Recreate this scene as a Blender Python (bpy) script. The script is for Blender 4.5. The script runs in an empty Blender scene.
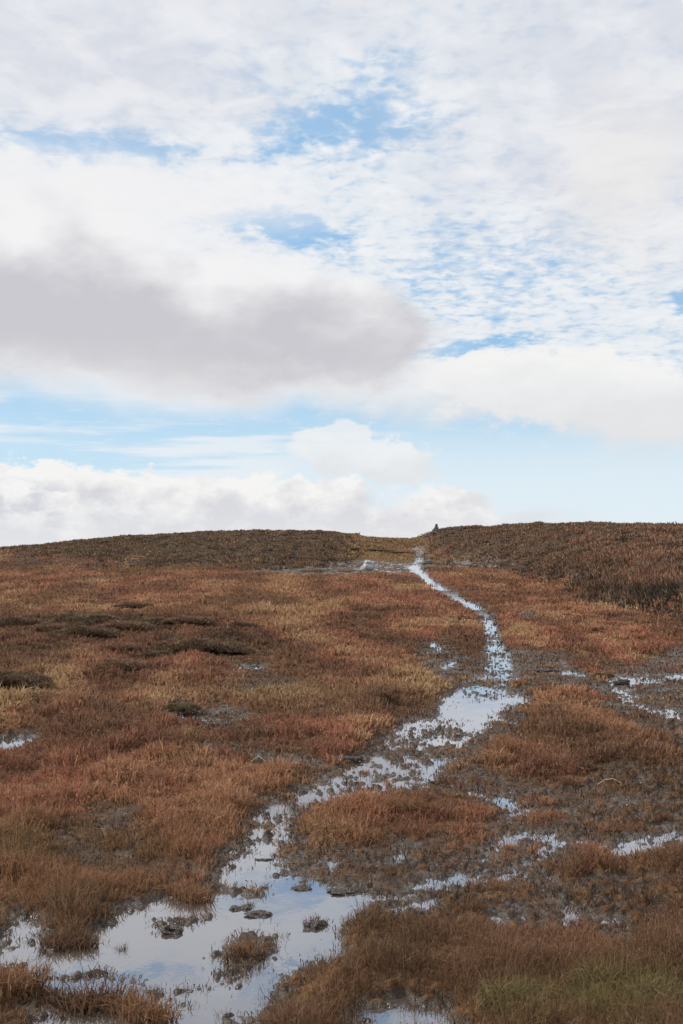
import bpy, bmesh, math, numpy as np
from mathutils import Vector
R = math.radians
rng = np.random.default_rng(7)
S = bpy.context.scene
COL = S.collection
EYE, F, PITCH = 1.6, 1150.0, math.atan(45.0/1150.0)
CP, SP = math.cos(PITCH), math.sin(PITCH)

# ------------------------------------------------------------------ numpy helpers
def _hash(ix, iy, seed):
    h = (ix.astype(np.int64)*374761393 + iy.astype(np.int64)*668265263 + seed*1442695041) & 0xFFFFFFFF
    h = ((h ^ (h >> 13))*1274126177) & 0xFFFFFFFF
    return (h ^ (h >> 16)) & 0xFFFFFFFF
def noise(x, y, seed=0):
    x = np.asarray(x, float); y = np.asarray(y, float)
    x0 = np.floor(x); y0 = np.floor(y); fx = x-x0; fy = y-y0
    u = fx*fx*fx*(fx*(fx*6-15)+10); v = fy*fy*fy*(fy*(fy*6-15)+10)
    def g(ix, iy, dx, dy):
        a = _hash(ix, iy, seed)*(2*math.pi/4294967296.0)
        return np.cos(a)*dx+np.sin(a)*dy
    a = g(x0, y0, fx, fy); b = g(x0+1, y0, fx-1, fy); c = g(x0, y0+1, fx, fy-1); d = g(x0+1, y0+1, fx-1, fy-1)
    return 1.5*((a*(1-u)+b*u)*(1-v)+(c*(1-u)+d*u)*v)
def fbm(x, y, wl, octv, seed=0, gain=.5):
    s = 0; a = 1; t = 0
    for k in range(octv):
        s = s+a*noise(x/wl+17.3*k, y/wl-9.1*k, seed+k); t += a; a *= gain; wl *= .5
    return s/t*1.5
def sst(a, b, x):
    t = np.clip((x-a)/(b-a), 0, 1); return t*t*(3-2*t)

# ------------------------------------------------------------------ the lie of the land
_bY = [-50, 35, 50, 60, 80, 100, 120, 140, 160, 200, 230, 300, 600, 4000]
_bZ = [0, 0, .15, .35, .75, 1.15, 1.75, 2.45, 3.2, 4.65, 4.8, 3.5, -6, -80]
def bz(Y): return np.interp(Y, _bY, _bZ)
_T = np.array([  # across, foot distance, ridge distance, ridge line
 (-2500, 40, 150, 558), (-600, 68, 150, 552), (0, 75, 150, 549), (60, 76, 150, 543.5), (120, 77, 150, 538), (200, 78, 150, 534.5),
 (260, 80, 150, 532.5), (320, 84, 152, 531), (345, 92, 160, 535), (370, 130, 190, 538), (408, 150, 195, 539.5), (419, 150, 190, 539), (427, 128, 165, 535), (432, 112, 150, 533.5), (444, 104, 145, 530.5),
 (470, 88, 140, 528.5), (500, 72, 130, 527), (540, 56, 120, 526), (580, 44, 112, 525.5), (610, 37, 106, 525.5), (683, 28, 100, 526.5), (900, 20, 92, 523), (1500, 14, 84, 530), (4000, 12, 70, 545)], float)
def hill_params(X, Y):
    u = 341.5+F*X/np.maximum(Y, 1.0)
    yf = np.interp(u, _T[:, 0], _T[:, 1]); yr = np.interp(u, _T[:, 0], _T[:, 2]); rr = np.interp(u, _T[:, 0], _T[:, 3])
    yf = yf*(1+.05*noise(u/35, u*0, 91)+.03*noise(u/12, u*0, 92))
    zr = EYE+(557-rr)/F*yr
    return u, yf, yr, zr
def smooth_base(X, Y):
    u, yf, yr, zr = hill_params(X, Y)
    z0 = bz(yf); t = np.clip((Y-yf)/(yr-yf), 0, 1)
    bank = .10*sst(480, 620, u)
    g = bank*(1-np.exp(-t*14))+(1-bank)*(1-(1-t)**1.35)
    zh = z0+(zr-z0)*g
    zh = np.where(Y > yr, zr-.0006*(Y-yr)**1.6, zh)
    zh = np.maximum(zh, -90)
    return np.where(Y > yf, np.where(Y < yr, np.maximum(zh, bz(Y)*.0+zh), zh), bz(Y))
def project(X, Y, Z):
    dz = Z-EYE; yc = np.maximum(Y*CP+dz*SP, .3); zc = -Y*SP+dz*CP
    return 341.5+F*X/yc, 512-F*zc/yc

# water channels: polygons and strokes, as surveyed on the level of the moor (across, line)
POLY = [
 [(-60,938),(0,942),(12,921),(26,918),(38,930),(52,950),(75,952),(88,938),(100,922),(130,904),(165,895),(212,892),(220,872),(238,850),(248,822),(252,802),(285,800),(318,783),
  (340,770),(356,757),(388,735),(400,722),(436,716),(438,700),(456,686),(470,676),(515,674),(530,679),(500,686),(520,692),(533,702),(505,709),(497,722),(465,748),(445,772),(442,784),(400,792),(362,798),(345,800),
  (316,808),(298,816),(288,842),(280,866),(306,880),(342,884),(376,890),(402,894),(372,908),(362,926),(338,950),(302,972),(276,992),(262,1006),(245,1032),(180,1034),(196,1010),(222,985),(262,962),(276,948),(262,938),(240,946),(222,968),
  (192,984),(150,992),(120,978),(90,976),(72,992),(40,984),(20,968),(-60,965)],
 [(30,978),(90,974),(120,976),(150,990),(192,982),(222,966),(245,972),(250,1000),(245,1030),(220,1060),(10,1060),(40,1010)],
 [(-60,740),(8,738),(22,737),(34,742),(26,750),(-60,754)],
 [(605,680),(618,674),(640,676),(690,673),(760,672),(760,684),(690,684),(645,684),(632,694),(650,706),(690,712),(760,716),(760,728),(680,722),(640,712),(612,696)],
 [(596,846),(625,836),(665,832),(720,834),(720,848),(668,850),(640,852),(610,856)],
 [(345,1024),(370,1010),(400,1006),(440,1010),(452,1040),(345,1060)],
 [(554,910),(574,904),(584,914),(574,930),(556,928)],
 [(362,563),(365,560),(372,560),(376,566),(373,569.5),(356,570),(348,569.5)],
]
LINE = [  # (across, line, half width)
 [(417,549,2.6),(420,553,3.2),(424,558,4.4),(421,563,5.5),(415,569,6.5),(424,576,6.5),(438,588,6),(455,597,5.5),(472,606,5.5),(485,616,6),(491,626,7),(493,640,8),(498,655,10.5),(500,668,14),(496,680,18)],
 [(428,562,3),(440,564,3)], [(484,559,2.6),(494,558,3)], [(462,563,2),(470,561,2)],
 [(432,645,5),(440,649,6)], [(444,667,4),(456,664,5)], [(522,615,4),(532,617,3)],
 [(300,571,1.6),(330,570,2)], [(585,676,4),(560,673,3)],
 [(470,880,4),(500,880,8),(530,866,9),(545,850,7),(560,838,3)], [(425,888,8),(455,884,9),(476,872,7)], [(405,912,5),(440,905,6)],
 [(205,750,3),(240,754,4),(285,762,5),(318,766,4)], [(468,792,5),(500,800,7),(520,812,5)],
 [(240,668,2.5),(262,667,2.5)], [(180,716,2),(215,722,2)], [(470,858,6),(500,846,8),(530,838,7),(590,842,5)],
]
MUD = [
 [(410,546),(421,546),(434,556),(436,566),(408,566),(412,556)],
 [(395,720),(500,708),(530,716),(500,740),(470,764),(560,790),(690,780),(690,800),(600,830),(560,850),(560,905),(500,925),(400,915),(340,905),(285,885),(286,872),(330,866),(380,862),(440,842),(500,836),(480,800),(440,800),(380,790)],
 [(200,742),(260,740),(330,756),(330,774),(250,772),(190,764)], [(500,650),(556,654),(590,672),(600,690),(540,688),(500,672)],
 [(230,655),(268,655),(275,676),(235,680)], [(420,640),(448,640),(470,668),(450,676),(430,662)], [(590,664),(690,655),(760,655),(760,740),(690,735),(640,722),(600,700)],
 [(540,890),(600,890),(640,910),(620,935),(550,938)], [(-40,728),(40,730),(60,742),(30,758),(-40,760)], [(170,705),(240,712),(240,728),(170,728)],
 [(250,805),(240,850),(205,880),(190,870),(220,840),(232,800)], [(80,820),(130,822),(150,842),(110,850),(80,840)],
 [(255,573),(255,565.5),(330,564),(360,562),(420,563),(520,560),(520,566),(440,569),(400,573)]
]
MUDCOST = .16
def _segd(u, v, a, b):
    ax, ay = a; bx, by = b; dx, dy = bx-ax, by-ay
    t = np.clip(((u-ax)*dx+(v-ay)*dy)/(dx*dx+dy*dy+1e-9), 0, 1)
    return np.hypot(u-ax-t*dx, v-ay-t*dy)
def _polyd(u, v, P, ys):
    d = np.full(u.shape, 1e9); ins = np.zeros(u.shape, bool)
    for i in range(len(P)):
        a = (P[i][0], P[i][1]*ys); b = (P[(i+1) % len(P)][0], P[(i+1) % len(P)][1]*ys)
        d = np.minimum(d, _segd(u, v*ys, a, b))
        c = ((a[1] > v*ys) != (b[1] > v*ys))
        if abs(b[1]-a[1]) > 1e-9:
            ins ^= c & (u < (b[0]-a[0])*(v*ys-a[1])/(b[1]-a[1])+a[0])
    return np.where(ins, -d, d)
def g2_(u, v, cu, cv, ru, rv): return np.exp(-((u-cu)/ru)**2-((v-cv)/rv)**2)
def wet(X, Y, Zb):
    """-1 open water ... 0 water line ... +1 dry land"""
    X = np.asarray(X, float).ravel(); Y = np.asarray(Y, float).ravel(); Zb = np.asarray(Zb, float).ravel()
    out = np.ones(X.shape)
    m = (Y > 2.6) & (Y < 165) & (np.abs(X) < .5*Y+1)
    if not m.any(): return out
    x, y = X[m], Y[m]
    u, v = project(x, y, Zb[m])
    # ragged banks: wander the survey by ground noise
    k = F/np.maximum(y, 3)
    u = u+k*(.05*fbm(x, y, .5, 3, 11)+.02*noise(x/.07, y/.07, 12)); v = v+np.clip(k*1.6/y*(.10*fbm(x, y, .6, 3, 21)+.03*noise(x/.08, y/.12, 23)), -14, 14)
    e = 1.4+.045*np.maximum(v-557, 0)
    dw = np.full(u.shape, 1e9)
    for P in POLY:
        p = np.array(P); b = (u > p[:, 0].min()-60) & (u < p[:, 0].max()+60) & (v > p[:, 1].min()-40) & (v < p[:, 1].max()+40)
        if b.any(): dw[b] = np.minimum(dw[b], _polyd(u[b], v[b], P, 1.6)/e[b])
    for L in LINE:
        p = np.array(L); b = (u > p[:, 0].min()-60) & (u < p[:, 0].max()+60) & (v > p[:, 1].min()-40) & (v < p[:, 1].max()+40)
        if not b.any(): continue
        ub, vb = u[b], v[b]; best = np.full(ub.shape, 1e9)
        for i in range(len(L)-1):
            w = .5*(L[i][2]+L[i+1][2])
            best = np.minimum(best, _segd(ub, vb*1.6, (L[i][0], L[i][1]*1.6), (L[i+1][0], L[i+1][1]*1.6))-w)
        dw[b] = np.minimum(dw[b], best/e[b])
    dm = np.full(u.shape, 1e9); mw = 2.2*fbm(x/y**.5, y/y**.5/1.8, .5, 3, 141)
    dl = np.full(u.shape, 1e9)
    for P in MUD:
        p = np.array(P); b = (u > p[:, 0].min()-60) & (u < p[:, 0].max()+60) & (v > p[:, 1].min()-40) & (v < p[:, 1].max()+40)
        if not b.any(): continue
        tgt = dl if (p[:, 0].max() < 345 and 600 < p[:, 1].max() and p[:, 0].max() != 240.0) else dm
        tgt[b] = np.minimum(tgt[b], _polyd(u[b], v[b], P, 1.6)/(e[b]*1.6))
    s = np.clip(dw*.5, -1, 1)
    s = np.minimum(s, np.clip((dm+mw)*.45, -.0, 1)+MUDCOST)
    s = np.minimum(s, np.clip((dl+mw)*.45, -.0, 1)+.36)
    spk = .6*noise(x/.09, y/.11, 31)+.35*noise(x/.3, y/.4, 32)+.65*noise(x/.04, y/.045, 33)*sst(20, 9, y)
    far = sst(10, 40, y)
    spk = spk*(1-far)+far*(.8*noise(x/.35, y/1.6, 34)+.4*noise(x/.9, y/4, 35))
    s = s+spk*(.30*(s > -.75)+.22*(np.abs(s) < .5)+.10)*np.where(s > .6, .3, 1)
    # shallow, churned stretches where peat crumbs break the water
    shal = np.clip(g2_(u, v, 265, 835, 50, 55)+g2_(u, v, 320, 795, 60, 22)+g2_(u, v, 405, 765, 75, 42)+1.1*g2_(u, v, 498, 650, 36, 34)+.9*g2_(u, v, 425, 735, 60, 24)+.8*g2_(u, v, 478, 692, 55, 8)+.35*g2_(u, v, 480, 706, 60, 8)+.6*g2_(u, v, 500, 680, 60, 8)+1.15*g2_(u, v, 520, 870, 70, 40)+1.15*g2_(u, v, 650, 690, 110, 34)+.9*g2_(u, v, 495, 797, 50, 16)+.8*g2_(u, v, 440, 655, 30, 24)+.8*g2_(u, v, 380, 566, 60, 8)+.95*g2_(u, v, 110, 1008, 130, 22)+.8*g2_(u, v, 215, 975, 35, 22)+.6*g2_(u, v, 25, 935, 40, 18)+.7*g2_(u, v, 240, 892, 60, 10)+g2_(u, v, 640, 842, 70, 12)+g2_(u, v, 450, 596, 40, 20)*.6, 0, 1)
    sf = 1.1*noise(x/.045, y/.05, 36)+.8*noise(x/.12, y/.14, 37)+.45*noise(x/.5, y/.6, 38)
    sf = sf*(1-far)+far*(.9*noise(x/.25, y/1.2, 39)+.5*noise(x/.7, y/3, 40))
    s = np.where(s < 0, np.maximum(s, -1+.80*shal)+shal*sf*.55, s)
    # half drowned mud bar and crumbs in the pool
    bar = 0
    for cu, cv, ru, rv, k_, rt in ((186, 923, 42, 5.0, 1.0, -.18), (171, 932, 9, 3.5, 1.05, 0), (241, 909, 13, 4, 1.0, 0), (258, 916, 18, 3.5, 1.0, .1), (314, 928, 14, 4, 1.0, 0), (300, 889, 12, 3, .9, 0), (150, 925, 12, 3, .85, 0)):
        a_ = (u-cu)-(v-cv)*0+0; b_ = (v-cv)-a_*rt
        bar = np.maximum(bar, k_*np.exp(-(a_/ru)**4-(b_/rv)**2))
    s = np.where(s < .1, np.maximum(s, -1+1.12*bar+(bar > .2)*(.35*noise(x/.05, y/.06, 46)+.2*noise(x/.15, y/.2, 47))), s)
    s = s+.35*np.clip(fbm(x, y, 1.1, 2, 41)-.28, 0, 1)*(s < .2)*(s > -.9)
    hol = sst(.22, .55, fbm(x, y, .8, 3, 181))*sst(90, 30, y)+.8*sst(.35, .7, fbm(x/(1+y/12), y/(1+y/12)/1.8, .35, 2, 185))
    s = np.where(s > .3, np.maximum(s-.5*np.clip(hol, 0, 1), .3), s)
    out[m] = np.clip(s, -1, 1)
    return out
def relief(X, Y, s):
    u, yf, yr, zr = hill_params(X, Y)
    hill = sst(0, 6, Y-yf)
    s0 = np.clip(s, 0, 1)
    humm = .05*(fbm(X, Y, .5, 3, 51)+.30)+.14*np.clip(fbm(X, Y, 2.2, 3, 55), -.3, 1)*sst(4, 12, Y)
    land = (.006*sst(0, .1, s)+.030*s0**1.3+np.maximum(humm, -.015)*s0**1.5+.006*(fbm(X, Y, .09, 2, 57)+.3)*sst(0, .1, s))/(1+np.maximum(Y, 0)/70)
    z = np.where(s > 0, s*.012+land, s*.05)
    hh = .16*fbm(X, Y, 2.4, 3, 61)+.28*fbm(X, Y, 11, 2, 66)+.06*fbm(X, Y, .7, 2, 63)
    return z*(1-hill)+hill*(hh+.08*s0)
def height(X, Y):
    X = np.atleast_1d(np.asarray(X, float)); Y = np.atleast_1d(np.asarray(Y, float))
    sh = X.shape; X = X.ravel(); Y = Y.ravel()
    zb = smooth_base(X, Y); s = wet(X, Y, zb)
    return (zb+relief(X, Y, s)).reshape(sh), s.reshape(sh), zb.reshape(sh)
def at(px, py):
    """the spot on the moor under a sight line"""
    Y = np.exp(np.linspace(math.log(2.5), math.log(400), 6000))
    zc = (512-py)/F; xc = (px-341.5)/F
    d = np.array([xc, CP-zc*SP, SP+zc*CP]); X = d[0]/d[1]*Y; Z = EYE+d[2]/d[1]*Y
    g = smooth_base(X, Y); hit = np.nonzero(Z <= g)[0]
    i = hit[0] if len(hit) else int(np.argmin(Z-g))
    z, _, _ = height([X[i]], [Y[i]])
    return float(X[i]), float(Y[i]), float(z[0])

# ------------------------------------------------------------------ materials
class E:
    """tiny expression -> node compiler"""
    nt = None
    def __init__(s, v): s.v = v
    @staticmethod
    def m(op, *a, clamp=False):
        n = E.nt.nodes.new('ShaderNodeMath'); n.operation = op; n.use_clamp = clamp
        for i, x in enumerate(a):
            if isinstance(x, E): E.nt.links.new(x.v, n.inputs[i])
            else: n.inputs[i].default_value = float(x)
        return E(n.outputs[0])
    def __add__(s, o): return E.m('ADD', s, o)
    __radd__ = __add__
    def __sub__(s, o): return E.m('SUBTRACT', s, o)
    def __rsub__(s, o): return E.m('SUBTRACT', o, s)
    def __mul__(s, o): return E.m('MULTIPLY', s, o)
    __rmul__ = __mul__
    def __truediv__(s, o): return E.m('DIVIDE', s, o)
    def __rtruediv__(s, o): return E.m('DIVIDE', o, s)
def e_clamp(a): return E.m('ADD', a, 0, clamp=True)
def e_ss(a, b, x):
    n = E.nt.nodes.new('ShaderNodeMapRange'); n.interpolation_type = 'SMOOTHSTEP'
    E.nt.links.new(x.v, n.inputs['Value'])
    if a < b: n.inputs[1].default_value = a; n.inputs[2].default_value = b; n.inputs[3].default_value = 0; n.inputs[4].default_value = 1
    else: n.inputs[1].default_value = b; n.inputs[2].default_value = a; n.inputs[3].default_value = 1; n.inputs[4].default_value = 0
    return E(n.outputs[0])
def e_vec(x, y, z):
    n = E.nt.nodes.new('ShaderNodeCombineXYZ')
    for i, a in enumerate((x, y, z)):
        if isinstance(a, E): E.nt.links.new(a.v, n.inputs[i])
        else: n.inputs[i].default_value = a
    return E(n.outputs[0])
def e_noise(vec, scale, detail=3, rough=.5, dist=0):
    n = E.nt.nodes.new('ShaderNodeTexNoise'); E.nt.links.new(vec.v, n.inputs['Vector'])
    n.inputs['Scale'].default_value = scale; n.inputs['Detail'].default_value = detail
    n.inputs['Roughness'].default_value = rough; n.inputs['Distortion'].default_value = dist
    return E(n.outputs[0])
def e_mix(f, a, b):
    n = E.nt.nodes.new('ShaderNodeMix'); n.data_type = 'RGBA'
    for i, x in ((0, f), (6, a), (7, b)):
        if isinstance(x, E): E.nt.links.new(x.v, n.inputs[i])
        elif i == 0: n.inputs[0].default_value = x
        else: n.inputs[i].default_value = (*x, 1)
    return E(n.outputs[2])
def e_attr(name, out='Fac'):
    n = E.nt.nodes.new('ShaderNodeAttribute'); n.attribute_name = name; return E(n.outputs[out])
def e_pos():
    n = E.nt.nodes.new('ShaderNodeNewGeometry'); return E(n.outputs['Position'])
def e_obj():
    n = E.nt.nodes.new('ShaderNodeTexCoord'); return E(n.outputs['Object'])
def newmat(name):
    m = bpy.data.materials.new(name); m.use_nodes = True; E.nt = m.node_tree
    return m, m.node_tree.nodes['Principled BSDF']
def setin(n, k, v):
    if isinstance(v, E): E.nt.links.new(v.v, n.inputs[k])
    elif isinstance(v, tuple): n.inputs[k].default_value = (*v, 1)
    else: n.inputs[k].default_value = v
def bump(n, h, strength, dist):
    b = E.nt.nodes.new('ShaderNodeBump'); b.inputs['Strength'].default_value = strength; b.inputs['Distance'].default_value = dist
    E.nt.links.new(h.v, b.inputs['Height']); E.nt.links.new(b.outputs[0], n.inputs['Normal'])

def mat_ground():
    m, p = newmat('peat_and_thatch'); P = e_pos()
    s = e_attr('wet'); h = e_attr('heath')
    n1 = e_noise(P, 9, 5, .65); n2 = e_noise(P, 45, 4, .6); n3 = e_noise(P, .9, 3, .5)
    peat = e_mix(e_ss(.3, .7, n1), (.040, .030, .023), (.10, .074, .055))
    peat = e_mix(e_ss(.52, .72, n3)*.6, peat, (.105, .088, .070))
    th = e_mix(e_ss(.35, .65, n1), (.085, .045, .024), (.17, .092, .045))
    th = e_mix(e_ss(.5, .7, n2)*.6, th, (.04, .026, .018))
    c = e_mix(e_ss(.16, .5, s+(n2-.5)*.35), peat, th)
    hc = e_mix(e_ss(.35, .65, n2), (.040, .027, .020), (.085, .055, .038))
    c = e_mix(h, c, hc)
    setin(p, 'Base Color', c)
    setin(p, 'Roughness', e_clamp(.26+.6*e_ss(.02, .26, s+(n2-.5)*.3)))
    setin(p, 'Specular IOR Level', .08+.45*e_ss(.34, .08, s+(n2-.5)*.3))
    bump(p, n1*.4+n2*.4+e_noise(P, 130, 2, .6)*.2, 1, .05)
    return m
def mat_water():
    m, p = newmat('still_bog_water'); nt = m.node_tree; P = e_pos()
    setin(p, 'Base Color', (.075, .060, .048)); setin(p, 'Roughness', .5); setin(p, 'Specular IOR Level', 0.0)
    g = nt.nodes.new('ShaderNodeBsdfGlossy'); g.inputs['Roughness'].default_value = .035; g.inputs['Color'].default_value = (.85, .89, .97, 1)
    mp = nt.nodes.new('ShaderNodeMapping'); mp.inputs['Scale'].default_value = (1, .6, 1); nt.links.new(P.v, mp.inputs[0]); Q = E(mp.outputs[0])
    w = e_noise(Q, 3.2, 2, .5)*.8+e_noise(Q, 14, 3, .6)*.2
    b = nt.nodes.new('ShaderNodeBump'); b.inputs['Strength'].default_value = .07; b.inputs['Distance'].default_value = .035
    nt.links.new(w.v, b.inputs['Height']); nt.links.new(b.outputs[0], g.inputs['Normal'])
    lw = nt.nodes.new('ShaderNodeLayerWeight'); lw.inputs['Blend'].default_value = .5
    fac = e_clamp(.15+.80*E.m('POWER', E(lw.outputs['Facing']), 2.6))
    mx = nt.nodes.new('ShaderNodeMixShader')
    nt.links.new(fac.v, mx.inputs[0]); nt.links.new(p.outputs[0], mx.inputs[1]); nt.links.new(g.outputs[0], mx.inputs[2])
    nt.links.new(mx.outputs[0], nt.nodes['Material Output'].inputs[0])
    return m
def mat_leaf(name, trans=.3):
    m, p = newmat(name); nt = m.node_tree
    c = e_attr('tint', 'Color')
    setin(p, 'Base Color', c); setin(p, 'Roughness', .8); setin(p, 'Specular IOR Level', .15)
    t = nt.nodes.new('ShaderNodeBsdfTranslucent'); nt.links.new(c.v, t.inputs[0])
    mx = nt.nodes.new('ShaderNodeMixShader'); mx.inputs[0].default_value = trans
    nt.links.new(p.outputs[0], mx.inputs[1]); nt.links.new(t.outputs[0], mx.inputs[2]); nt.links.new(mx.outputs[0], nt.nodes['Material Output'].inputs[0])
    return m
def mat_stone(name, a, b, rough=.85):
    m, p = newmat(name); P = e_obj(); n = e_noise(P, 6, 5, .65); n2 = e_noise(P, 22, 3, .6)
    setin(p, 'Base Color', e_mix(e_ss(.35, .65, n*.7+n2*.3), a, b)); setin(p, 'Roughness', rough); bump(p, n+n2*.4, .8, .04); return m
def mat_clod():
    m, p = newmat('wet_peat'); P = e_obj(); n = e_noise(P, 18, 5, .7); n2 = e_noise(P, 70, 3, .6)
    setin(p, 'Base Color', e_mix(e_ss(.35, .7, n), (.022, .015, .012), (.07, .048, .036))); setin(p, 'Roughness', .5); bump(p, n+n2*.5, 1, .02); return m

# ------------------------------------------------------------------ mesh helpers
def mesh_np(name, V, tris=None, quads=None, mat=None, attrs=(), smooth=True):
    me = bpy.data.meshes.new(name)
    nt_ = 0 if tris is None else len(tris); nq = 0 if quads is None else len(quads)
    parts = []
    if nq: parts.append(np.asarray(quads, np.int32).ravel())
    if nt_: parts.append(np.asarray(tris, np.int32).ravel())
    loops = np.concatenate(parts)
    me.vertices.add(len(V)); me.vertices.foreach_set('co', np.ascontiguousarray(V, np.float32).ravel())
    me.loops.add(len(loops)); me.loops.foreach_set('vertex_index', loops)
    me.polygons.add(nq+nt_)
    st = np.concatenate([np.arange(nq)*4, nq*4+np.arange(nt_)*3]).astype(np.int32)
    me.polygons.foreach_set('loop_start', st)
    me.update(calc_edges=True)
    me.polygons.foreach_set('use_smooth', np.full(nq+nt_, smooth, bool))
    for an, ty, data in attrs:
        a = me.attributes.new(an, ty, 'POINT')
        if ty == 'FLOAT': a.data.foreach_set('value', np.ascontiguousarray(data, np.float32))
        else:
            c = np.ones((len(V), 4), np.float32); c[:, :3] = data; a.data.foreach_set('color', c.ravel())
    if mat: me.materials.append(mat)
    return me
def link(name, me, parent=None, loc=(0, 0, 0), rz=0, scale=None, **props):
    o = bpy.data.objects.new(name, me); COL.objects.link(o); o.location = loc; o.rotation_euler = (0, 0, rz)
    if scale: o.scale = scale
    if parent: o.parent = parent
    for k, v in props.items(): o[k] = v
    return o
def blades(P, n, L, W, lean, spread, C, cvar=.25, droop=.6):
    """n bent, tapering blades at each point of P; L, W, lean, spread per point; C colour per point"""
    N = len(P); M = N*n
    P = np.repeat(P, n, 0); L = np.repeat(L, n)*rng.uniform(.55, 1.1, M); W = np.repeat(W, n)*rng.uniform(.7, 1.3, M)
    sp = np.repeat(spread, n); C = np.repeat(C, n, 0)
    ph = rng.uniform(0, 2*np.pi, M); r = np.sqrt(rng.random(M))*sp
    base = P.copy(); base[:, 0] += np.cos(ph)*r; base[:, 1] += np.sin(ph)*r; base[:, 2] -= .01
    ph2 = ph+rng.normal(0, .9, M); ln = np.repeat(lean, n)*np.abs(rng.normal(.7, .35, M))
    D = np.stack([np.cos(ph2), np.sin(ph2), np.zeros(M)], 1); U = np.array([0, 0, 1.0])
    mid = base+(L*.55)[:, None]*(np.sin(ln*(1-droop))[:, None]*D+np.cos(ln*(1-droop))[:, None]*U)
    tip = mid+(L*.45)[:, None]*(np.sin(ln*(1+droop))[:, None]*D+np.cos(ln*(1+droop))[:, None]*U)
    a = rng.uniform(0, np.pi, M); Wd = np.stack([np.cos(a), np.sin(a), rng.normal(0, .25, M)], 1)*(W*.5)[:, None]
    V = np.empty((M, 5, 3)); V[:, 0] = base-Wd; V[:, 1] = base+Wd; V[:, 2] = mid+Wd*.75; V[:, 3] = mid-Wd*.75; V[:, 4] = tip
    pk = rng.random(M)[:, None]
    C = np.where(pk < .11, C*.4+np.array([.30, .20, .10])*.6, np.where(pk > .86, C*.45, C))
    c = np.clip(C*(1+rng.normal(0, cvar, M))[:, None], .006, .6)
    CC = np.repeat(c[:, None, :], 5, 1); CC[:, 4] *= 1.15
    i = (np.arange(M)*5)[:, None]
    return V.reshape(-1, 3), i+np.array([[0, 1, 2, 3]]), i+np.array([[3, 2, 4]]), CC.reshape(-1, 3)
def merge(parts):
    Vs, Q, T, C = [], [], [], []; o = 0
    for v, q, t, c in parts:
        Vs.append(v); Q.append(q+o); T.append(t+o); C.append(c); o += len(v)
    return np.concatenate(Vs), np.concatenate(Q), np.concatenate(T), np.concatenate(C)
M_ground, M_water = mat_ground(), mat_water()
M_grass, M_heath = mat_leaf('dead_moor_grass', .35), mat_leaf('heather_sprigs', .12)

# ------------------------------------------------------------------ ground
rows = np.concatenate([np.linspace(-40, 1.5, 9), [2.2, 2.8], np.exp(np.linspace(math.log(3.2), math.log(235), 1250)), np.exp(np.linspace(math.log(240), math.log(4000), 26))])
core = np.linspace(-.36, .36, 861); out_ = .36+np.array([.004, .01, .02, .035, .06, .1, .16, .26, .42, .7, 1.1, 1.8, 3, 5, 9])
cols = np.concatenate([-out_[::-1], core, out_])
GY, GS = np.meshgrid(rows, cols, indexing='ij'); GX = GS*(np.abs(GY)+1.2)
gz, gs, gb = height(GX, GY)
_, yf_, yr_, _ = hill_params(GX, GY)
u_ = 341.5+F*GX/np.maximum(GY, 1)
heath = sst(0, 5, GY-yf_)*np.clip(sst(360, 330, u_)+sst(425, 445, u_), 0, 1)
nr, nc = GX.shape
ii = (np.arange(nr-1)[:, None]*nc+np.arange(nc-1)[None, :]).reshape(-1, 1)
me = mesh_np('moor_ground', np.stack([GX, GY, gz], -1).reshape(-1, 3), quads=ii+np.array([[0, 1, nc+1, nc]]), mat=M_ground,
             attrs=(('wet', 'FLOAT', gs.ravel()), ('heath', 'FLOAT', heath.ravel())))
link('ground', me, kind='structure', label='boggy moorland ground of dark peat and thatch rising to low hills')
# ------------------------------------------------------------------ water standing in the track
wr = np.concatenate([[2.8], np.exp(np.linspace(math.log(3.2), math.log(140), 260))]); wc = np.linspace(-.45, .45, 121)
WY, WS = np.meshgrid(wr, wc, indexing='ij'); WX = WS*(WY+1.2); WZ = np.minimum(bz(WY), smooth_base(WX, WY))
nr, nc = WX.shape; ii = (np.arange(nr-1)[:, None]*nc+np.arange(nc-1)[None, :]).reshape(-1, 1)
WZ = bz(WY); hid = ((smooth_base(WX, WY) > bz(WY)+.25) | (WY > hill_params(WX, WY)[1]+8)).ravel()
qd = ii+np.array([[0, 1, nc+1, nc]]); qd = qd[~hid[qd].any(1)]
me = mesh_np('water', np.stack([WX, WY, WZ], -1).reshape(-1, 3), quads=qd, mat=M_water)
link('water', me, kind='structure', label='shallow rain water lying in the flooded track')

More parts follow.
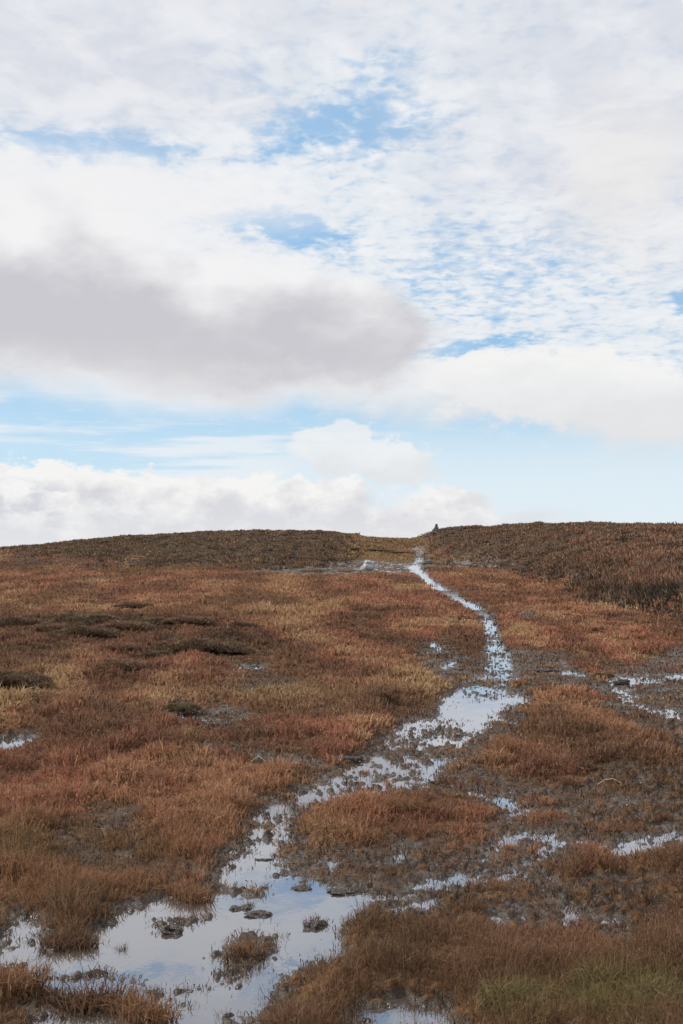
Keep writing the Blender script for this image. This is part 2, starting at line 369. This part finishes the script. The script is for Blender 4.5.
# ------------------------------------------------------------------ grass
RUSSET = np.array([.41, .175, .110]); ORANGE = np.array([.42, .235, .125]); STRAW = np.array([.52, .36, .19]); BROWN = np.array([.22, .118, .072])
OLIVE = np.array([.15, .125, .05]); GREEN = np.array([.17, .155, .055]); DARK = np.array([.055, .035, .024])
def g2(u, v, cu, cv, ru, rv): return np.exp(-((u-cu)/ru)**2-((v-cv)/rv)**2)
def grass_tint(x, y, u, v, s):
    N = len(x); lx = y**.5
    n1 = fbm(x/lx, y/lx/1.8, .45, 3, 71); n2 = fbm(x, y, .8, 3, 75); n3 = fbm(x/lx, y/lx/2, .9, 3, 79); n4 = fbm(x/lx, y/lx/2, .3, 2, 83)
    def mixc(c, k, w): w = np.clip(w, 0, 1)[:, None]; return c*(1-w)+k*w
    c = np.tile(RUSSET, (N, 1))
    c = mixc(c, ORANGE, sst(-.15, .45, n3)*(.65-.2*sst(720, 780, v))+sst(760, 900, v)*.12)
    c = mixc(c, BROWN, sst(-.05, .35, n1)*.9+.12*sst(640, 900, v))
    c = mixc(c, DARK*1.5, sst(.1, .6, -n4-n1*.5)*.55)
    c = mixc(c, STRAW, sst(.10, .5, n2*.5-n1*.6+n4*.4)*(.6-.35*sst(720, 780, v)))
    st = .8*g2(u, v, 375, 680, 45, 14)+.7*g2(u, v, 210, 692, 60, 7)+.6*g2(u, v, 45, 668, 30, 8)+.35*g2(u, v, 150, 695, 260, 16)+.45*g2(u, v, 235, 610, 60, 5)+.0*g2(u, v, 300, 770, 120, 20)+.55*g2(u, v, 100, 582, 26, 3)+.3*g2(u, v, 330, 830, 60, 40)
    c = mixc(c, STRAW*.9, st*(.75+n4))
    c = mixc(c, OLIVE, .6*g2(u, v, 75, 850, 90, 26)*(1+n4)+.5*sst(-.1, .5, -n3)*sst(700, 1000, v)*.6+.42*(v < 563)*(u > 325)*(u < 440)+.5*g2(u, v, 250, 568, 330, 4))
    c = mixc(c, STRAW*.75, .55*(v < 563)*(u > 335)*(u < 440)*(1+n1))
    c = mixc(c, DARK*1.5, .5*g2(u, v, 640, 770, 120, 34)+.35*g2(u, v, 440, 880, 170, 40)+.2*g2(u, v, 640, 900, 80, 60)-.3*sst(930, 1000, v)+.3*g2(u, v, 60, 745, 100, 24)+(.75+.9*n1)*g2(u, v, 110, 636, 190, 20)+.4*g2(u, v, 120, 680, 160, 12)*(.6+n1)+.3*sst(.05, .5, -n2))
    c = mixc(c, GREEN, 1.0*g2(u, v, 600, 1016, 85, 24)*(.7+1.0*n2)+.45*g2(u, v, 510, 1006, 30, 18)+.3*g2(u, v, 670, 985, 40, 25))
    c = mixc(c, DARK*1.6, sst(.45, .0, s)*.6)
    return c
def lefty(u, v, x, y): return 1-sst(170, 110, u)*sst(-2, 3, v-(549+.13*np.clip(u, 0, 200))-5*fbm(x, y, 9, 2, 161))
def scatter(N, y0, y1, smax, k=.0):
    t = rng.random(N)
    if k: y = (y0**k+t*(y1**k-y0**k))**(1/k)
    else: y = y0*(y1/y0)**t
    sx = rng.uniform(-1, 1, N)*smax
    return sx*(y+.4), y
gx, gy = scatter(172000, 3.0, 215, .46, .12)
gx += .0; z, s, zb = height(gx, gy); u, v = project(gx, gy, z)
_, yf, yr, _ = hill_params(gx, gy)
onheath = sst(-.04, .10, (gy-yf)/yf+.16*fbm(gx/1.5, gy/3, 1.6, 3, 191)-.01)*(np.clip(sst(365, 330, u)+sst(425, 442, u), 0, 1))*lefty(u, v, gx, gy)
prob = sst(.16, .6, s)*.9+.22*(s > .03)+(.05+.25*g2(u, v, 110, 1010, 150, 26))*(s > -.6)*(s <= .03)*(gy < 30)
clump = fbm(gx, gy, .28, 2, 101)
prob = prob*np.clip(.85+1.2*clump, .3, 1)*(1-.92*onheath)
keep = rng.random(len(gx)) < prob
gx, gy, z, s, u, v = gx[keep], gy[keep], z[keep], s[keep], u[keep], v[keep]; clump = clump[keep]
P = np.stack([gx, gy, np.where(gy < 125, np.maximum(z, bz(gy)-.01), z)], 1)
tall = .28+.72*sst(.2, .95, s)
L = (.112+.04*fbm(gx, gy, 1.4, 2, 111)+.05*clump)*tall*(1+.5*sst(12, 60, gy))*(1+.45*fbm(gx, gy, .7, 2, 151))*(1-.55*g2(u, v, 110, 1010, 190, 50)); L = np.clip(L, .028, .3)
W = np.maximum(.0019, .0007*gy*sst(2, 12, gy)+.0004*gy)*(1+.0*s)
C = grass_tint(gx, gy, u, v, s)
near = gy < 9
parts = [blades(P[near], 17, L[near], W[near], np.full(near.sum(), 1.55), np.full(near.sum(), .055), C[near])]
mid = (gy >= 9) & (gy < 30)
parts.append(blades(P[mid], 10, L[mid], W[mid], np.full(mid.sum(), 1.45), .05+.003*gy[mid], C[mid]))
fr = gy >= 30
parts.append(blades(P[fr], 7, L[fr], W[fr], np.full(fr.sum(), 1.2), .006*gy[fr], C[fr], .2))
V, Q, T, CC = merge(parts)
link('moor_grass', mesh_np('moor_grass', V, T, Q, M_grass, (('tint', 'FLOAT_COLOR', CC),), smooth=False), kind='stuff', label='dead russet and straw moor grass covering the bog', category='grass')
kx, ky = scatter(95000, 3.2, 45, .36, .1)
kz, ks, _ = height(kx, ky); k = (ks > -.03) & (ks < .5) & (rng.random(len(kx)) < .55+.6*fbm(kx, ky, .35, 2, 131)); k |= (ks > -.55) & (ks <= -.03) & (rng.random(len(kx)) < .06)
kx, ky, kz = kx[k], ky[k], np.maximum(kz[k], -.01)
cc = np.where((rng.random(len(kx)) < .7)[:, None], DARK*1.3, BROWN)
sb = blades(np.stack([kx, ky, kz], 1), 5, rng.uniform(.022, .05, len(kx))*(1+ky/30), np.maximum(.003, .0007*ky), np.full(len(kx), 1.7), .03+.003*ky, cc, .3)
link('bog_stubble', mesh_np('bog_stubble', sb[0], sb[2], sb[1], M_grass, (('tint', 'FLOAT_COLOR', sb[3]),), smooth=False), kind='stuff', label='dark broken stubble of grass and moss over the wet peat', category='stubble')
print('grass tufts', len(gx), 'blades', len(V)//5)

# ------------------------------------------------------------------ heather on the hills
HB = np.array([.22, .138, .092]); HR = np.array([.27, .142, .090]); HD = np.array([.066, .048, .036]); HO = np.array([.15, .13, .065])
hx, hy = scatter(135000, 14, 215, .48, .5)
z, s, zb = height(hx, hy); u, v = project(hx, hy, z); _, yf, yr, _ = hill_params(hx, hy)
zone = sst(-.08, .10, (hy-yf)/yf+.16*fbm(hx/1.5, hy/3, 1.6, 3, 191)-.01)*np.clip(sst(360, 325, u)+sst(424, 440, u)+.25*(hy > yf), 0, 1)*lefty(u, v, hx, hy)
keep = rng.random(len(hx)) < zone
hx, hy, z, u, v, yf = hx[keep], hy[keep], z[keep], u[keep], v[keep], yf[keep]
n1 = fbm(hx, hy/2, 4.5, 3, 121); n2 = fbm(hx, hy/1.6, 1.7, 3, 125)
right = sst(430, 560, u)
def mx(c, k, w): w = np.clip(w, 0, 1)[:, None]; return c*(1-w)+k*w
C = np.tile(HB, (len(hx), 1)); C = mx(C, HR, (.35+.4*right)*sst(-.3, .4, n1)+.2*right); C = mx(C, HO, (1-.6*right)*sst(-.1, .4, -n1)*.45); C = mx(C, STRAW*.6, sst(.1, .5, -n2-n1*.4)*.35)
n5 = fbm(hx/2.2, hy/1.0, 1.6, 3, 171)
C = mx(C, HR*1.25, sst(.1, .5, n5)*.6*right); C = mx(C, HO*1.2, sst(.1, .5, n5)*.5*(1-right)); C = mx(C, HD*1.2, sst(.05, .5, -n5)*.7)
C = mx(C, HD, sst(.02, .45, n2)*.6+.75*g2(u, v, 640, 603, 70, 15)+.4*g2(u, v, 540, 574, 60, 9)+.4*(hy-yf < 5)*(u > 520)+.5*g2(u, v, 330, 563, 60, 6))
P = np.stack([hx, hy, z], 1)
L = (.19+.10*n2+.10*n1+.08*n5)*rng.uniform(.6, 1.3, len(hx))*(1+.3*g2(u, v, 640, 600, 80, 20)); L = np.clip(L, .08, .45)
pp = blades(P, 9, L, np.maximum(.010, .0009*hy), np.full(len(hx), .85), np.full(len(hx), .22), C, .28, .2)
link('hill_heather', mesh_np('hill_heather', pp[0], pp[2], pp[1], M_heath, (('tint', 'FLOAT_COLOR', pp[3]),), smooth=False), kind='stuff', label='dark brown heather covering the low hills', category='heather')
print('heather', len(hx))

# ------------------------------------------------------------------ single heather bushes
def bush_mesh(name, seed, cols):
    g = np.random.default_rng(seed); N = 900
    a = g.uniform(0, 2*np.pi, N); r = np.sqrt(g.random(N))
    rim = 1+.22*np.sin(a*3+seed)+.12*np.sin(a*7+2*seed)
    x = np.cos(a)*r*rim; y = np.sin(a)*r*rim*.85
    h = np.sqrt(np.clip(1-r*r, 0, 1))*(.62+.25*np.sin(x*5+seed)*np.cos(y*4)+.15*g.random(N))
    P = np.stack([x, y, np.maximum(h*.60-.05, -.05)], 1)
    ci = g.random(N); C = np.where((ci < .62)[:, None], cols[0], np.where((ci < .85)[:, None], cols[1], cols[2]))
    p = blades(P, 7, np.full(N, .26), np.full(N, .024), np.full(N, .95), np.full(N, .07), C, .3, .1)
    # low woody stools under the leaves
    q = blades(np.stack([x*.7, y*.7, x*0-.1], 1)[:250], 2, np.full(250, .42), np.full(250, .02), np.full(250, 1.0), np.full(250, .05), np.tile(HD*.8, (250, 1)))
    V, Q, T, CC = merge([p, q])
    return mesh_np(name, V, T, Q, M_heath, (('tint', 'FLOAT_COLOR', CC),), smooth=False)
BM = [bush_mesh('heather_bush_%s' % k, 3+i, c) for i, (k, c) in enumerate((('dark', (HB*.65, HB*1.2, HO)), ('brown', (HB*1.1, HR*1.3, HD*1.5)), ('mossy', (HO*.9, HB*1.3, HD*1.5))))]
bushes = [  # across, line, half width px, mesh, group?, label
 (8, 694, 30, 0, 'very dark heather bush cut by the left edge of the photo', 1),
 (32, 692, 12, 0, 'small dark heather knob just right of the darkest bush at the left edge', 1),
 (205, 655, 30, 0, 'widest dark heather bush in the left middle of the grass', 1),
 (180, 652, 16, 1, 'brown heather bush touching the left end of the widest dark bush', 1),
 (236, 656, 13, 0, 'dark heather bush touching the right end of the widest dark bush', 1),
 (85, 641, 24, 0, 'dark heather bush in the left grass, nearest of the long heather band', 1),
 (50, 634, 16, 1, 'brown heather bush left of the dark bush in the heather band', 1),
 (18, 630, 24, 0, 'long dark heather bush of the band at the left edge of the grass', 1),
 (85, 625, 22, 2, 'mossy dark heather bush in the back row of the left band', 1),
 (125, 634, 20, 1, 'brown heather hump in the middle of the left heather band', 1),
 (150, 628, 16, 2, 'mossy heather hump behind the right half of the left heather band', 1),
 (190, 629, 18, 1, 'brown heather bush near the right end of the back row of the band', 1),
 (240, 630, 12, 0, 'small dark heather bush ending the back row on the right', 1),
 (122, 655, 13, 1, 'small brown heather bush between the band and the widest dark bush', 1),
 (157, 660, 10, 2, 'little mossy heather bush in front of the widest dark bush', 1),
 (135, 612, 14, 1, 'lone low heather bush in the red grass behind the left band', 1),
 (120, 676, 20, 1, 'flat brown heather patch in grass in front of the left band', 1),
 (183, 716, 13, 2, 'small dark green heather tuft beside the muddy hollow at left', 1),
 (605, 682, 7, 2, 'dark green shrubby clump at the left end of the right hand puddle', 1),
 (376, 552, 14, 0, 'dark heather hump on the saddle left of the track top', 1),
 (400, 554, 11, 1, 'brown heather hump on the saddle beside the track top', 1),
 (352, 551, 8, 1, 'reddish heather hump on the saddle by a pale stone', 1),
]
for px, py, hw, k, lab, _ in bushes:
    x, y, z = at(px, py); r = hw/F*y
    link('heather_bush', BM[k], loc=(x, y+.3*r, z+.05), rz=rng.normal(0, .3), scale=(r*1.3, r*1.2, min(r*.52+.05, .36)), label=lab, category='heather bush', group='single heather bushes in the moor grass')

# ------------------------------------------------------------------ foreground tussocks
def tussock_mesh(name, N, L, colA, colB, lean=.9, w=.0045, rad=.10):
    P = np.zeros((N, 3)); a = rng.uniform(0, 6.28, N); r = np.sqrt(rng.random(N))*rad; P[:, 0] = np.cos(a)*r; P[:, 1] = np.sin(a)*r
    t = rng.random(N)[:, None]; C = colA*(1-t)+colB*t
    p = blades(P, 4, np.full(N, L), np.full(N, w), np.full(N, lean), np.full(N, rad*.5), C, .25)
    q = blades(P[:N//2]*1.25, 4, np.full(N//2, L*.45), np.full(N//2, w*1.3), np.full(N//2, 1.2), np.full(N//2, rad*.6), C[:N//2]*.55, .25)
    V, Q, T, CC = merge([p, q]); return mesh_np(name, V, T, Q, M_grass, (('tint', 'FLOAT_COLOR', CC),), smooth=False)
TM = {'green': tussock_mesh('tussock_green', 230, .17, GREEN*.9, STRAW*.5, 1.35, .0035), 'brown': tussock_mesh('tussock_brown', 130, .17, BROWN, ORANGE*.8),
      'dark': tussock_mesh('tussock_dark', 90, .15, DARK*1.5, BROWN), 'sprig': tussock_mesh('sprig', 16, .11, DARK, BROWN*.7, 1.3, .003, .03)}
tuss = [
 (512, 1022, 'green', .75, 'green rushy tussock at the bottom edge, right of centre'),
 (605, 1000, 'green', .8, 'broad green and straw tussock near the bottom right corner'),
 (655, 1020, 'green', .8, 'green tussock in the very bottom right corner'),
 (95, 1006, 'dark', .75, 'dark wispy tussock standing in water at the bottom left'),
 (142, 1016, 'brown', .7, 'olive brown tussock on the bottom edge beside the dark wispy one'),
 (8, 998, 'brown', .8, 'brown tussock at the left edge in front of the pool'),
 (70, 946, 'dark', .6, 'dark drooping tussock overhanging the top bank of the pool'),
 (402, 818, 'brown', .9, 'orange brown tussock at the tip of the grass island in the track'),
 (190, 898, 'brown', .7, 'brown tussock on the bank at the pool head'),
 (48, 1000, 'dark', .5, 'thin dark tuft between the left edge tussock and the wispy one'),
]
for px, py, sc, lab in ((312, 922, .6, 'thin sprig growing on the lone clod in the pool'), (250, 906, .55, 'thin sprig by the black clods in the upper pool'), (176, 928, .5, 'thin sprig on the near end of the mud bar'),
    (122, 950, .6, 'small dark sprig standing in open pool water left of the mud bar'), (236, 962, .8, 'dark sprig cluster on the near shore of the pool'), (262, 958, .75, 'second dark sprig cluster on the near shore, right of the first'), (45, 972, .7, 'dark stems standing in the pool by the left edge tussock')):
    tuss.append((px, py, 'sprig', sc, lab))
for px, py, k, sc, lab in tuss:
    x, y, z = at(px, py)
    link('grass_tussock', TM[k], loc=(x, y, max(z, float(bz(y)))-.01), rz=rng.normal(0, .5), scale=(sc*(1.5 if k in ('brown', 'dark') else 1.1), sc*.9, sc*.9), label=lab, category='grass tussock', group='tussocks along the flooded track')

# ------------------------------------------------------------------ stones, clods, sticks
def stone_mesh(name, seed, dims, mat, rough=.22, sub=4, sharp=1.0):
    bm = bmesh.new(); bmesh.ops.create_icosphere(bm, subdivisions=sub, radius=1)
    co = np.array([v.co[:] for v in bm.verts])
    n = .7*fbm(co[:, 0]+co[:, 2]*.7, co[:, 1]-co[:, 2]*.6, 1.1, 4, seed)+.5*fbm(co[:, 2]+co[:, 0]*.4, co[:, 1]*1.1, .6, 4, seed+9)
    co = np.sign(co)*np.abs(co)**sharp*(1+rough*n[:, None]*2)
    for v, c in zip(bm.verts, co): v.co = (c[0]*dims[0], c[1]*dims[1], c[2]*dims[2]+dims[2]*.7)
    me = bpy.data.meshes.new(name); bm.to_mesh(me); bm.free(); me.materials.append(mat)
    for p in me.polygons: p.use_smooth = sub > 2
    return me
M_grit = mat_stone('dark_gritstone', (.05, .055, .045), (.16, .16, .135)); M_pale = mat_stone('pale_gritstone', (.26, .26, .27), (.50, .50, .49)); M_blue = mat_stone('slate_blue_stone', (.05, .055, .075), (.11, .115, .14))
M_clod = mat_clod()
x, y, z = at(436.3, 536)
cairn = link('cairn', None, loc=(x, y, z+.12), label='small pointed pile of dark stones on the skyline above the track', category='cairn')
lay = [(0, .55, .20, 8), (.26, .36, .17, 6), (.48, .20, .15, 4), (.66, .09, .12, 2)]
q = 0
for zz, rad, sz, n in lay:
    for k in range(n):
        a = k*2*math.pi/n+zz*5
        st = link('stone', stone_mesh('cairn_stone', 200+q, (sz*1.15, sz*.95, sz*.8), M_grit, .2, 3, .75), parent=cairn, loc=(math.cos(a)*rad*.8, math.sin(a)*rad*.8, zz), rz=a+q); q += 1
up = link('stone', stone_mesh('cairn_top_stone', 260, (.15, .12, .20), M_grit, .15, 3, .75), parent=cairn, loc=(.02, 0, .74), label='upright finger stone crowning the pile')
x, y, z = at(427.5, 537.5)
link('boulder', stone_mesh('boulder', 300, (.62, .5, .33), M_blue, .18, 4, .8), loc=(x, y, z-.12), label='low slate blue boulder just left of the skyline cairn', category='boulder')
x, y, z = at(368, 570)
zt = float(bz(y))
link('boulder', stone_mesh('pale_boulder', 310, (.42, .36, .30), M_pale, .2, 4, .75), loc=(x, y, zt-.05), label='pale grey boulder standing in the small pool left of the track top', category='boulder')
link('capstone', stone_mesh('capstone', 314, (.27, .24, .11), M_pale, .15, 3, .75), loc=(x+.03, y, zt+.44), label='small flat pale stone lying on top of the pale boulder', category='stone')
x, y, z = at(361, 551)
link('stone', stone_mesh('pale_stone', 320, (.22, .2, .15), M_pale, .2, 3), loc=(x, y, z+.12), label='small pale stone among heather humps on the saddle', category='stone')
x, y, z = at(427, 564)
link('stone', stone_mesh('dark_stone', 325, (.34, .25, .18), M_grit, .2, 3), loc=(x, y, z), label='dark stone lying in the wet band beside the upper track', category='stone')
clods = [
 (171, 932, 11, .9, .035, 'dark round peat clod at the near end of the mud bar', 0),
 (241, 909, 12, .8, .030, 'black peat clod, left of the pair in the upper pool', 0),
 (257, 915, 18, .6, .024, 'flat peat clod, right of the pair in the upper pool', 0),
 (314, 928, 12, .8, .045, 'lone dark peat clod with a sprig in the right of the pool', 0),
 (345, 893, 24, .6, .035, 'ragged peat clod on the muddy shore at the top right of the pool', 0),
 (300, 889, 12, .7, .02, 'small peat clod by the channel mouth above the pool', 0),
 (345, 762, 22, .35, .035, 'long dark sliver of peat across the channel', 10),
 (265, 860, 10, .5, .015, 'thin peat lump in the channel just above the pool', 0),
 (438, 784, 10, .6, .03, 'peat lump at the lower right end of the wide channel', 0),
 (462, 770, 16, .6, .05, 'chunky peat lump in the mud right of the wide channel', 0),
 (540, 672, 22, .5, .07, 'dark peat hump on the mud between track and right hand puddle', 0),
 (621, 684, 9, .6, .06, 'small peat island in the right hand puddle', 0),
]
for i, (px, py, hw, asp, h, lab, rot) in enumerate(clods):
    x, y, z = at(px, py); r = hw/F*y
    h *= .55; r *= .75; z = max(z-.01, float(bz(y))-h*.5)
    link('peat_clod', stone_mesh('peat_clod', 400+i*7, (r, max(r*asp, .02), h), M_clod, .5, 4, 1.0), loc=(x, y, z-h*.35), rz=R(rot), label=lab, category='peat clod', group='peat clods in the flooded track')
def stick_mesh(name, pts, r):
    V, Q = [], []; n = 6
    for i, (px_, py_, pz_) in enumerate(pts):
        rr = r*(1-.6*i/(len(pts)-1))
        for k in range(n): a = k*2*math.pi/n; V.append((px_, py_+math.cos(a)*rr, pz_+math.sin(a)*rr))
    for i in range(len(pts)-1):
        for k in range(n): Q.append((i*n+k, i*n+(k+1) % n, (i+1)*n+(k+1) % n, (i+1)*n+k))
    me = bpy.data.meshes.new(name); me.from_pydata(V, [], Q+[tuple(range(n))[::-1]]); me.materials.append(M_stick)
    for p in me.polygons: p.use_smooth = True
    return me
M_stick = mat_stone('bleached_stem', (.42, .34, .24), (.6, .52, .4), .7)
for px, py, ln, rz, lab in ((258, 777, .14, -38, 'short bleached stem lying on grass left of the channel'), (610, 797, .17, -30, 'bleached stem lying in the brown grass at right'), (33, 709, .24, -25, 'bent bleached stem poking from grass at the far left')):
    x, y, z = at(px, py)
    link('dead_stem', stick_mesh('dead_stem', [(-ln/2, 0, 0), (-ln*.2, .01, .035), (ln*.15, -.01, .05), (ln/2, .0, .02)], .0022+.00012*y), loc=(x, y, z+.06), rz=R(rz), label=lab, category='dead stem', group='bleached stems lying in the grass')

# ------------------------------------------------------------------ sky
W = bpy.data.worlds.new('World'); S.world = W; W.use_nodes = True; nt = W.node_tree; E.nt = nt
bg = nt.nodes['Background']; bg.inputs['Strength'].default_value = .1
SUN_EL, SUN_AZ = 38, -72      # azimuth from straight ahead, + to the right
sky = nt.nodes.new('ShaderNodeTexSky'); sky.sky_type = 'NISHITA'; sky.sun_disc = False; sky.sun_elevation = R(SUN_EL); sky.sun_rotation = R(SUN_AZ)
tc = nt.nodes.new('ShaderNodeTexCoord'); sep = nt.nodes.new('ShaderNodeSeparateXYZ'); nt.links.new(tc.outputs['Generated'], sep.inputs[0])
dx, dy, dz = E(sep.outputs[0]), E(sep.outputs[1]), E(sep.outputs[2]); D = E(tc.outputs['Generated'])
hyp = E.m('SQRT', dx*dx+dy*dy+1e-5)
Uo = 3.415+11.5*E.m('ARCTAN2', dx, dy); Vo = 5.57-11.5*dz/hyp
st = e_vec(dx, dy, dz*1.9)
w1 = e_noise(st, 9, 4, .55)-.5; w2 = e_noise(e_vec(dx+3, dy, dz*1.9), 9, 4, .55)-.5
w3 = e_noise(st, 30, 4, .6)-.5; w4 = e_noise(e_vec(dx, dy+5, dz*1.9), 30, 4, .6)-.5
U = Uo+w1*1.1+w3*.28; V = Vo+w2*.7+w4*.18
U2 = Uo+w1*.45+w3*.22; V2 = Vo+w2*.3+w4*.16
def blob(cx, cy, rx, ry, s0=1.3, s1=.6, rot=0, uv=None):
    u, v = uv or (U, V); a = u-cx/100; b = v-cy/100
    if rot: c, s = math.cos(R(rot)), math.sin(R(rot)); a, b = a*c+b*s, b*c-a*s
    q = E.m('SQRT', (a*(100/rx))*(a*(100/rx))+(b*(100/ry))*(b*(100/ry)))
    return e_ss(s0, s1, q)
def mxx(*a):
    r = a[0]
    for b in a[1:]: r = E.m('MAXIMUM', r, b)
    return r
iz = 1/(E.m('MAXIMUM', dz, .0)+.10)
PL = e_vec(dx*iz, dy*iz*.9, 0)
ac = e_noise(PL, 24, 3, .55, .3)       # altocumulus cells
ac2 = e_noise(PL, 6.5, 4, .6, .4)
ac3 = e_noise(PL, 60, 3, .6)
blue = e_mix(.62, E(sky.outputs[0]), (3.5, 6.6, 10.0))
blue = e_mix(e_ss(3.3, 5.3, Vo)*.85, blue, (6.6, 8.5, 9.6))
# 1 high broken layer
hole = mxx(blob(345, 115, 92, 38, 1.6, .2, -12)*.92, blob(285, 236, 82, 20, 1.5, .3, 8), blob(95, 148, 110, 17, 1.5, .3, -4)*.85, blob(480, 346, 62, 9, 1.5, .4)*1.0, blob(510, 265, 110, 60, 1.5, .2)*.40, blob(676, 312, 24, 16, 1.5, .4)*.85,
           blob(215, 70, 60, 25, 1.5, .3)*.4, blob(390, 60, 50, 30, 1.5, .3)*.35)
low = e_ss(3.45, 3.95, V2)              # below here the high layer thins out
cov = .76-hole*.58-low*.60+(ac-.5)*1.15*(1-low*.75)+(ac2-.5)*.9+(ac3-.5)*.2*(1-low)
A1 = e_ss(.16, .76, cov)
c1 = e_mix(e_ss(.35, .7, ac2*.6+ac*.4), (7.5, 8.0, 8.6), (9.2, 9.25, 9.3))
col = e_mix(A1*.93, blue, c1)
# soft veils: upper left and upper right
veil = mxx(blob(70, 60, 250, 85, 1.5, .3)*.95, blob(640, 90, 250, 190, 1.4, .3)*.85, blob(200, 15, 300, 40, 1.4, .3)*.8)
col = e_mix(veil*.85, col, e_mix(e_ss(.4, .65, ac2), (6.9, 7.05, 7.7), (8.1, 8.2, 8.6)))
col = e_mix(blob(625, 185, 70, 90, 1.4, .3)*.6, col, (8.6, 8.3, 8.1))
# bright bank above the grey cloud
col = e_mix(blob(80, 205, 230, 48, 1.35, .5)*.9, col, (8.9, 8.85, 8.95))
# low streaks
sk = e_noise(e_vec(dx*1.0, dy, dz*14), 4.5, 4, .55)
col = e_mix(e_ss(.44, .60, sk+w1*.25)*e_ss(3.8, 4.15, Vo)*e_ss(5.5, 4.8, Vo)*e_ss(4.6, 2.2, Uo)*.7, col, (8.9, 8.95, 9.1))
col = e_mix(e_ss(4.0, 4.9, Vo)*e_ss(2.6, 4.4, Uo)*.62, col, (8.2, 8.75, 9.1))
bill = e_noise(e_vec(dx, dy, dz*1.6), 26, 6, .6)-.5; Ub = Uo+bill*1.0+w1*.5; Vb = Vo+(e_noise(e_vec(dx+7, dy, dz*1.6), 26, 6, .6)-.5)*.8+w2*.3; UB = (Ub, Vb)
# big cream cloud, right
cr = mxx(blob(590, 395, 150, 46, 1.15, .8, 4, UB), blob(520, 385, 110, 34, 1.15, .8, 0, UB), blob(660, 420, 110, 42, 1.25, .6), blob(450, 400, 80, 26, 1.4, .4)*.8, blob(380, 400, 80, 20, 1.5, .4)*.7)
crc = e_mix(e_clamp(e_ss(3.55, 4.4, V)*1.0+w3*.8), (9.2, 9.1, 8.95), (7.9, 7.85, 7.9))
col = e_mix(cr*.93, col, crc)
# small cream cloud and low cumulus band
cu = blob(368, 455, 76, 27, 1.12, .86, 8, UB)
col = e_mix(cu*.7, col, e_mix(e_clamp(e_ss(4.35, 4.75, V)+bill*1.6), (9.3, 9.15, 9.0), (7.9, 7.8, 7.85)))
Vc = Vo+w3*.55+w1*.6
top = E.m('ADD', 4.72+(Uo-1.0)*(Uo-1.0)*.012, 0)
edge = Vo+bill*1.1-top
band = mxx(blob(60, 500, 95, 38, 1.1, .92, 0, UB), blob(5, 515, 90, 50, 1.1, .92, 0, UB), blob(160, 503, 64, 32, 1.12, .9, 0, UB), blob(235, 500, 50, 24, 1.15, .85, 0, UB), blob(310, 503, 70, 24, 1.2, .8, 0, UB), blob(440, 507, 52, 20, 1.3, .7, 0, UB), blob(250, 530, 300, 24, 1.3, .7))
bc = e_mix(e_clamp(e_ss(4.7, 5.3, Vb)+bill*3.2+w3*1.0-.1), (9.3, 9.15, 9.0), (7.0, 6.95, 7.3))
bc = e_mix(blob(30, 505, 95, 26, 1.4, .4)*e_ss(.46, .6, w3*.8+.5+w1*.3)*.8, bc, (6.3, 6.3, 6.9))
col = e_mix(band*.93, col, bc)
# great grey cloud, left
w5 = e_noise(st, 17, 5, .55)-.5; w6 = e_noise(e_vec(dx, dy-4, dz*1.9), 17, 5, .55)-.5; UC = (U2+w5*.55, V2+w6*.42)
gc = mxx(blob(205, 320, 222, 76, 1.16, .78, 5, UC), blob(330, 330, 98, 58, 1.16, .82, 8, UC), blob(30, 285, 150, 92, 1.3, .65, 4, UC), blob(-120, 290, 220, 120, 1.2, .7, 0, (U2, V2)), blob(-260, 200, 200, 140, 1.2, .7, 0, (U2, V2)))
halo = mxx(blob(200, 350, 235, 62, 1.3, .6), blob(330, 372, 125, 36, 1.3, .6))
col = e_mix(halo*.8, col, (8.8, 8.75, 8.75))
big = e_noise(e_vec(dx, dy+2, dz*1.7), 11, 5, .5)-.5
shade = e_ss(2.2, 3.2, V2-.10*(U2-1.2)+big*1.7+w5*.5)
gcol = e_mix(e_clamp(shade+big*.5+w3*.25), (9.0, 8.95, 9.05), (5.85, 5.78, 6.2))
gcol = e_mix(e_ss(3.35, 4.0, V2+big*.5)*e_ss(3.2, .5, U2)*.7, gcol, (8.1, 8.0, 8.1))
gcol = e_mix(e_ss(3.55, 3.95, V2+w3*.8)*.45, gcol, (8.0, 7.9, 8.0))
col = e_mix(gc*.96, col, gcol)
# overhead and behind: broken grey cloud deck
ov = e_ss(.15, -.3, Vo)*e_ss(.40, .55, ac2)
col = e_mix(ov*.8, col, (7.2, 7.25, 7.7))
col = e_mix(e_ss(5.0, 5.57, Vo)*.45, col, (8.8, 8.8, 8.8))
nt.links.new(col.v, bg.inputs[0])

sun = bpy.data.lights.new('sun', 'SUN'); sun.energy = 4.3; sun.angle = R(7); sun.color = (1, .95, .88)
so = bpy.data.objects.new('sun', sun); COL.objects.link(so)
d = Vector((math.sin(R(SUN_AZ))*math.cos(R(SUN_EL)), math.cos(R(SUN_AZ))*math.cos(R(SUN_EL)), math.sin(R(SUN_EL))))
so.rotation_euler = d.to_track_quat('Z', 'Y').to_euler()

# ------------------------------------------------------------------ camera
cam = bpy.data.cameras.new('camera'); co = bpy.data.objects.new('camera', cam); COL.objects.link(co)
cam.sensor_fit = 'VERTICAL'; cam.sensor_height = 36; cam.lens = F*36/1024; cam.clip_end = 9000; cam.clip_start = .05
co.location = (0, 0, EYE); co.rotation_euler = (math.pi/2+PITCH, 0, 0); S.camera = co
S.view_settings.view_transform = 'Standard'; S.view_settings.look = 'None'; S.view_settings.exposure = 0; S.view_settings.gamma = 1
S.render.film_transparent = False
S.cycles.max_bounces = 6; S.cycles.diffuse_bounces = 3; S.cycles.glossy_bounces = 2; S.cycles.transmission_bounces = 2
